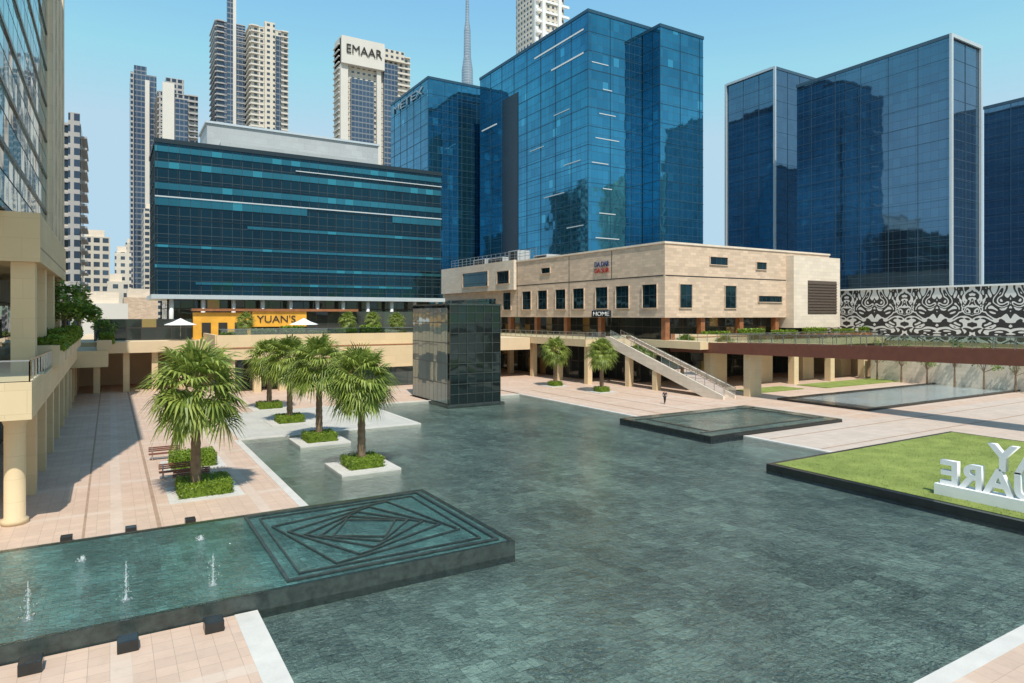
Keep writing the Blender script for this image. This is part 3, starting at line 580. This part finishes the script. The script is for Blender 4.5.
boxes('base_wall',[(112,112.6,10,66,0,5.0)],M['stone_lt'],ow)
box('terrace_fill',112.6,117,10,66,4,5.0,M['tan'],ow)
e=thing('roof_block',(135,45,0),'low beige building block with flat roof','building'); box('wall',124,138,20,90,0,14.5,M['stone'],e)
boxes('parapet',[(123.8,138.2,19.8,90.2,14.5,15)],M['stone_lt'],e)
for i in range(12): tree(110.5,20+4*i,0,6.6+.7*(i%3),2.1,60+i,'leafy street tree in front of the patterned wall','trees by the patterned wall',380)
e=thing('beige_building',(190,24,0),'beige stone building edge with tall pilasters','building'); box('wall',170,200,10,28.5,0,64,M['stone_lt'],e); each('pilaster',[(169.5,169.99,12+4*i,13+4*i,0,64) for i in range(4)],M['stone'],e)
# ------------------------------------------------------------------ left building
lb=thing('corner_building',(-20,70,0),'tan stone building with colonnade, balconies and dark glass tower above','building')
box('tower_glass',-40,-5.3,40,78.6,17.2,46,G_left,lb)
each('glass_floor_band',[(-40,-5.2,39.9,78.6,17.2+3.5*i,17.5+3.5*i) for i in range(1,9)],M['slate'],lb)
box('stone_tower_wall',-40,-5.2,78.7,97,12,50,M['cream'],lb)
each('stone_fin',[(-5.2,-4.75,79+5.5*i,80.8+5.5*i,12,50) for i in range(4)],M['cream'],lb)
each('recessed_window',[(-5.24,-5.198,81+5.5*i,84.3+5.5*i,18+3.5*j,20.4+3.5*j) for i in range(3) for j in range(9)],G_win,lb)
box('cornice',-40,-3.6,49,76,14.2,17.15,M['tan'],lb)
box('cornice_groove',-3.64,-3.597,49.1,75.9,15.0,15.12,M['line'],lb)
for y in (49.6,57,65,73): box('upper_column',-5.1,-3.9,y,y+1.3,7.4,14.2,M['tan'],lb)
box('upper_storey_wall',-40,-8,50,140,7.4,14.15,G_shop,lb)
boxes('balcony_slab',[(-40,-3.4,48.8,96,5.7,7.4),(-40,-.2,96,140,4.6,6.6)],M['tan'],lb)
each('planter_parapet',[(-4.6,-3.0,56+8*i,63+8*i,7.41,8.9) for i in range(5)]+[(-1.4,.2,96.2+9*i,103.5+9*i,6.61,7.9) for i in range(4)],M['render'],lb)
lathe('round_column',[(.62,0),(.62,.25),(.48,.35),(.48,5.2),(.6,5.5),(.6,5.7)],(-4.3,43.6,0),M['tan'],lb,20)
box('front_balcony',-40,-3.4,41.5,48.79,5.7,7.6,M['tan'],lb)
box('front_wall',-40,-7.2,46,52,0,5.7,M['tan'],lb)
for i in range(12): box('ground_column',-5,-3.9,50+7.2*i,51.1+7.2*i,0,4.6 if i>5 else 5.7,M['tan'],lb)
box('shop_wall',-40,-8,52,140,0,4.6,G_shop,lb)
railing([(-12,41.6,7.6),(-3.5,41.6,7.6),(-3.5,55.8,7.45)])
for i in range(9):
    x=-3.9 if i<5 else -.7; zz=8.5 if i<5 else 7.4; y_=56.4+8*i if i<5 else 96.6+9*(i-5)
    e=thing('planter_shrub',(x,y_+3,zz),'green shrubs spilling over the planter parapet','shrub','shrubs on the planter parapet')
    leafbox('foliage',x-.4,x+1.05,y_,y_+6,zz,zz+.9+.4*(i%2),M['hedge'],e,90,.14,70+i)
tree(-3.4,70,8.6,5.6,2.6,5,'leafy tree growing in the stone planter',dens=2000); tree(-2.9,85,8.5,5.0,2.4,6,'leafy tree growing in the stone planter',dens=1500); tree(-.8,101,7.4,3.6,1.8,8,'leafy tree growing in the stone planter',dens=800)
# ------------------------------------------------------------------ distant towers
def tower(name,label,x0,x1,y0,y1,z1,mat,floors,slab_=None,fins=None,cap=None,z0=0,sm=None):
    e=thing(name,((x0+x1)/2,(y0+y1)/2,z0),label,'tower'); box('tower_shaft',x0,x1,y0,y1,z0,z1,mat,e)
    if slab_:
        fh=(z1-z0)/floors; b0=None
        for i in range(1,floors+1):
            z=z0+i*fh
            if b0 is None:
                b0=boxes('floor_slab',[(x0+(x1-x0)*a-.0,x0+(x1-x0)*b,y0-1.3,y0-.21,z-.7,z) for a,b in slab_]+[(x0-.2,x1,y0-.2,y0-.01,z-.5,z),(x0-.9,x0-.2,y0-.2,y1,z-.7,z)],sm or M['slabw'],e); bz=z
            elif i<90:
                o=b0.copy(); COL.objects.link(o); o.location=(0,0,z-bz)
    if fins:
        for a,b,m,zt in fins: box('glass_bay',x0+(x1-x0)*a,x0+(x1-x0)*b,y0-2.2,y0-.02,z0,zt,m,e)
    if cap:
        for c in cap: box('crown_block',*c,e)
    return e
gs=plain('grey_concrete',(.37,.36,.35),.7,var=.06,scale=.1)
tower('residential_tower','dark grey blue glass residential tower',11.0,25.5,483,510,164,W_blue,46,None,[(.0,.12,W_grey,164),(.55,.72,M['slabw'],160)],[(13,20,486,500,164,170,W_blue)])
tower('residential_tower','bulky grey residential tower with stepped crown and glass bays',25.2,46.5,452,500,146,W_grey,40,[(.75,1.)],[(.08,.38,M['slabw'],151),(.40,.72,W_blue,142)],[(29,39,456,480,146,156,W_grey)],sm=gs)
tower('residential_tower','dark glass residential tower with tall beige spine',57,74,452,480,196,W_blue,55,[(.0,.25)],[(.35,.55,W_blue,225),(.55,.66,M['slabw'],225)],sm=gs)
tower('residential_tower','beige residential tower with balconies',74.5,97,436,460,191,W_pale,55,[(.0,.2),(.8,1.)],[(.35,.62,W_pale,194),(.66,.78,W_blue,186)])
em=tower('residential_tower','cream tower with dark glass bays and black roof lettering',123,170,412,424,181,W_pale,48,[(.8,1.)],[(.0,.1,M['slabw'],184),(.5,.56,M['slabw'],184),(.60,.8,W_blue,174),(.14,.46,W_blue,160)],[(123,151,408,423,168,185,M['slabw']),(151.1,165,409.5,423,176,183,W_pale)])
text('roof_sign','EMAAR',7.8,.3,M['dark'],(125.5,407.6,174.8),(1,0,0),parent=em,width=23,off=-.05)
wt=thing('curved_tower',(243,365,0),'white banded tower with rounded corners behind the blue tower','tower')
vs=[];fs=[]; NS=24; lv=70
for j in range(lv+1):
    z=j*3.4; k=1 if j%2==0 else .985
    for i in range(NS):
        a=2*math.pi*i/NS; sx_=abs(math.cos(a))**.5*math.copysign(1,math.cos(a)); sy_=abs(math.sin(a))**.5*math.copysign(1,math.sin(a)); vs.append((244+13*k*sx_,368+15*k*sy_,z))
for j in range(lv):
    for i in range(NS): fs.append((j*NS+i,j*NS+(i+1)%NS,(j+1)*NS+(i+1)%NS,(j+1)*NS+i))
mesh('shaft',vs,fs,W_pale,wt)
for a in (-2.4,-1.9,-1.45): 
    x=244+13.4*abs(math.cos(a))**.5*math.copysign(1,math.cos(a)); y=368+15.4*abs(math.sin(a))**.5*math.copysign(1,math.sin(a)); box('white_fin',x-1.2,x+1.2,y-1.5,y+.8,0,245,M['white'],wt)
for j in range(35): box('balcony_band',231.2,256.8,352.4,353,6.8*j,6.8*j+1.6,M['white'],wt)
sp=thing('needle_skyscraper',(461,893,0),'very tall pale steel skyscraper tapering to a needle spire','skyscraper')
lathe('tapering_shaft',[(22,0),(20,150),(14,260),(13,300),(9,330),(8.5,380),(5.5,400),(5,440),(3,455),(2.6,480),(1.4,500),(.8,540),(.3,585)],(461,893,0),facade('spire_cladding',(.25,.3,.36),(.4,.45,.5),3,4,.1,.2,line=(.3,.33,.36),metal=.6),sp,12)
t1=tower('residential_tower','brown grey residential tower with stacked balconies',-28,-7.5,238,262,68,W_tan,20,[(.3,1.)],[(.85,.99,W_grey,71)],sm=gs)
each('side_balcony',[(-7.49,-6.0,240,258,3.4*i,3.4*i+.6) for i in range(1,20)],gs,t1)
for i,(x0,x1,y0,z,m) in enumerate(((-10,0,330,44,W_tan),(2,9,380,42,W_pale),(9,16,520,60,W_pale),(-1,6,300,24,W_pale),(4,14,260,17,M['stone']),(16,24,420,70,W_tan),(58,70,260,40,W_blue),(100,125,520,70,W_pale),(300,330,420,60,W_tan),(128,136,160,30,W_pale),(-6,4,200,14,M['slabw']))):
    e=tower('city_building','low pale city block with small windows',x0,x1,y0,y0+30,z,m,8,None,None,[(x0+1,x1-2,y0+2,y0+10,z,z+3,M['stone_lt'])])
# ------------------------------------------------------------------ BAY SQUARE letters (seen from behind)
ls=thing('letter_sign',(42.4,15,.36),'large white three dimensional letters seen from behind on a white plinth','sign')
box('plinth',42.0,42.9,10.6,20.9,.365,1.0,M['white'],ls)
for s,yend,z in (('SQUARE',20.7,1.0),('BAY',18.1,2.38)):
    text('lettering',s,2.0,.18,M['white'],(42.45,yend,z),(0,1,0),parent=ls,align='RIGHT',sx=1.05,off=.05)
# ------------------------------------------------------------------ person
def person(x,y,rot):
    e=thing('person',(0,0,0),'walking person in dark clothes mid stride on the paving','person')
    def skin(name,pts,edges,rads,mat,sub=2):
        me=bpy.data.meshes.new(name); me.from_pydata(pts,edges,[]); o=bpy.data.objects.new(name,me); COL.objects.link(o); me.materials.append(mat)
        m=o.modifiers.new('s','SKIN'); 
        for v,r_ in zip(me.skin_vertices[0].data,rads): v.radius=(r_,r_)
        me.skin_vertices[0].data[0].use_root=True
        m2=o.modifiers.new('u','SUBSURF'); m2.levels=sub; m2.render_levels=sub; par(o,e); return o
    P=[(0,0,.95),(0,.02,1.2),(0,.03,1.42),(0,.03,1.53),(0,.05,1.63),(0,.05,1.73),(-.19,.03,1.40),(-.23,-.08,1.13),(-.22,.04,.9),(.19,.03,1.40),(.23,.12,1.14),(.22,.28,.95),(-.1,0,.9),(-.1,.17,.5),(-.1,.22,.08),(-.1,.36,.05),(.1,0,.9),(.1,-.08,.5),(.1,-.35,.14),(.1,-.25,.05)]
    E=[(0,1),(1,2),(2,3),(3,4),(4,5),(2,6),(6,7),(7,8),(2,9),(9,10),(10,11),(0,12),(12,13),(13,14),(14,15),(0,16),(16,17),(17,18),(18,19)]
    R_=[.13,.12,.13,.055,.09,.07,.055,.042,.03,.055,.042,.03,.085,.06,.04,.035,.085,.06,.04,.035]
    skin('body',P,E,R_,M['skin'])
    skin('shirt',[P[0],P[1],P[2],P[6],P[7],P[9],P[10]],[(0,1),(1,2),(2,3),(3,4),(2,5),(5,6)],[.15,.14,.15,.07,.055,.07,.055],M['cloth2'])
    skin('trousers',[P[0],P[12],P[13],P[14],P[16],P[17],P[18]],[(0,1),(1,2),(2,3),(0,4),(4,5),(5,6)],[.15,.1,.075,.055,.1,.075,.055],M['cloth'])
    lathe('hair',[(.03,0),(.1,.02),(.105,.08),(.06,.14),(.01,.16)],(0,.03,1.64),M['dark'],e,10)
    e.location=(x,y,0); e.rotation_euler=(0,0,rot)
person(58.7,60.6,rad(-60))
# ------------------------------------------------------------------ light, sky, camera
EL=rad(58); az=Vector((-.27,-.96,0)).normalized(); sd=Vector((az.x*math.cos(EL),az.y*math.cos(EL),math.sin(EL)))
L=bpy.data.lights.new('sun','SUN'); L.energy=5.0; L.angle=rad(.5); L.color=(1,.95,.87); lo=bpy.data.objects.new('sun',L); COL.objects.link(lo); lo.rotation_euler=(-sd).to_track_quat('-Z','Y').to_euler()
w=bpy.data.worlds.new("World"); S.world=w; w.use_nodes=True; nt=w.node_tree; sk=nt.nodes.new('ShaderNodeTexSky'); sk.sky_type='NISHITA'; sk.sun_disc=False; sk.sun_elevation=EL; sk.sun_rotation=math.atan2(az.x,az.y); sk.dust_density=.5; sk.air_density=1.5; sk.ozone_density=1.5
hs=nt.nodes.new('ShaderNodeHueSaturation'); hs.inputs['Saturation'].default_value=1.25; hs.inputs['Value'].default_value=1.42; hs.inputs['Hue'].default_value=.490; nt.links.new(sk.outputs[0],hs.inputs['Color'])
mn=nt.nodes.new('ShaderNodeVectorMath'); mn.operation='MINIMUM'; nt.links.new(hs.outputs[0],mn.inputs[0]); mn.inputs[1].default_value=(3.2,4.6,5.6)
bg=nt.nodes['Background']; nt.links.new(mn.outputs[0],bg.inputs[0]); bg.inputs[1].default_value=.15
cam=bpy.data.cameras.new('camera'); co=bpy.data.objects.new('camera',cam); COL.objects.link(co); co.location=(0,0,11); co.rotation_euler=(rad(90),0,rad(-31.15))
cam.sensor_width=36; cam.lens=665/1024*36; cam.shift_y=-26.5/1024; cam.clip_end=8000; cam.clip_start=.1; S.camera=co
S.view_settings.view_transform='Standard'; S.view_settings.look='None'; S.view_settings.exposure=0
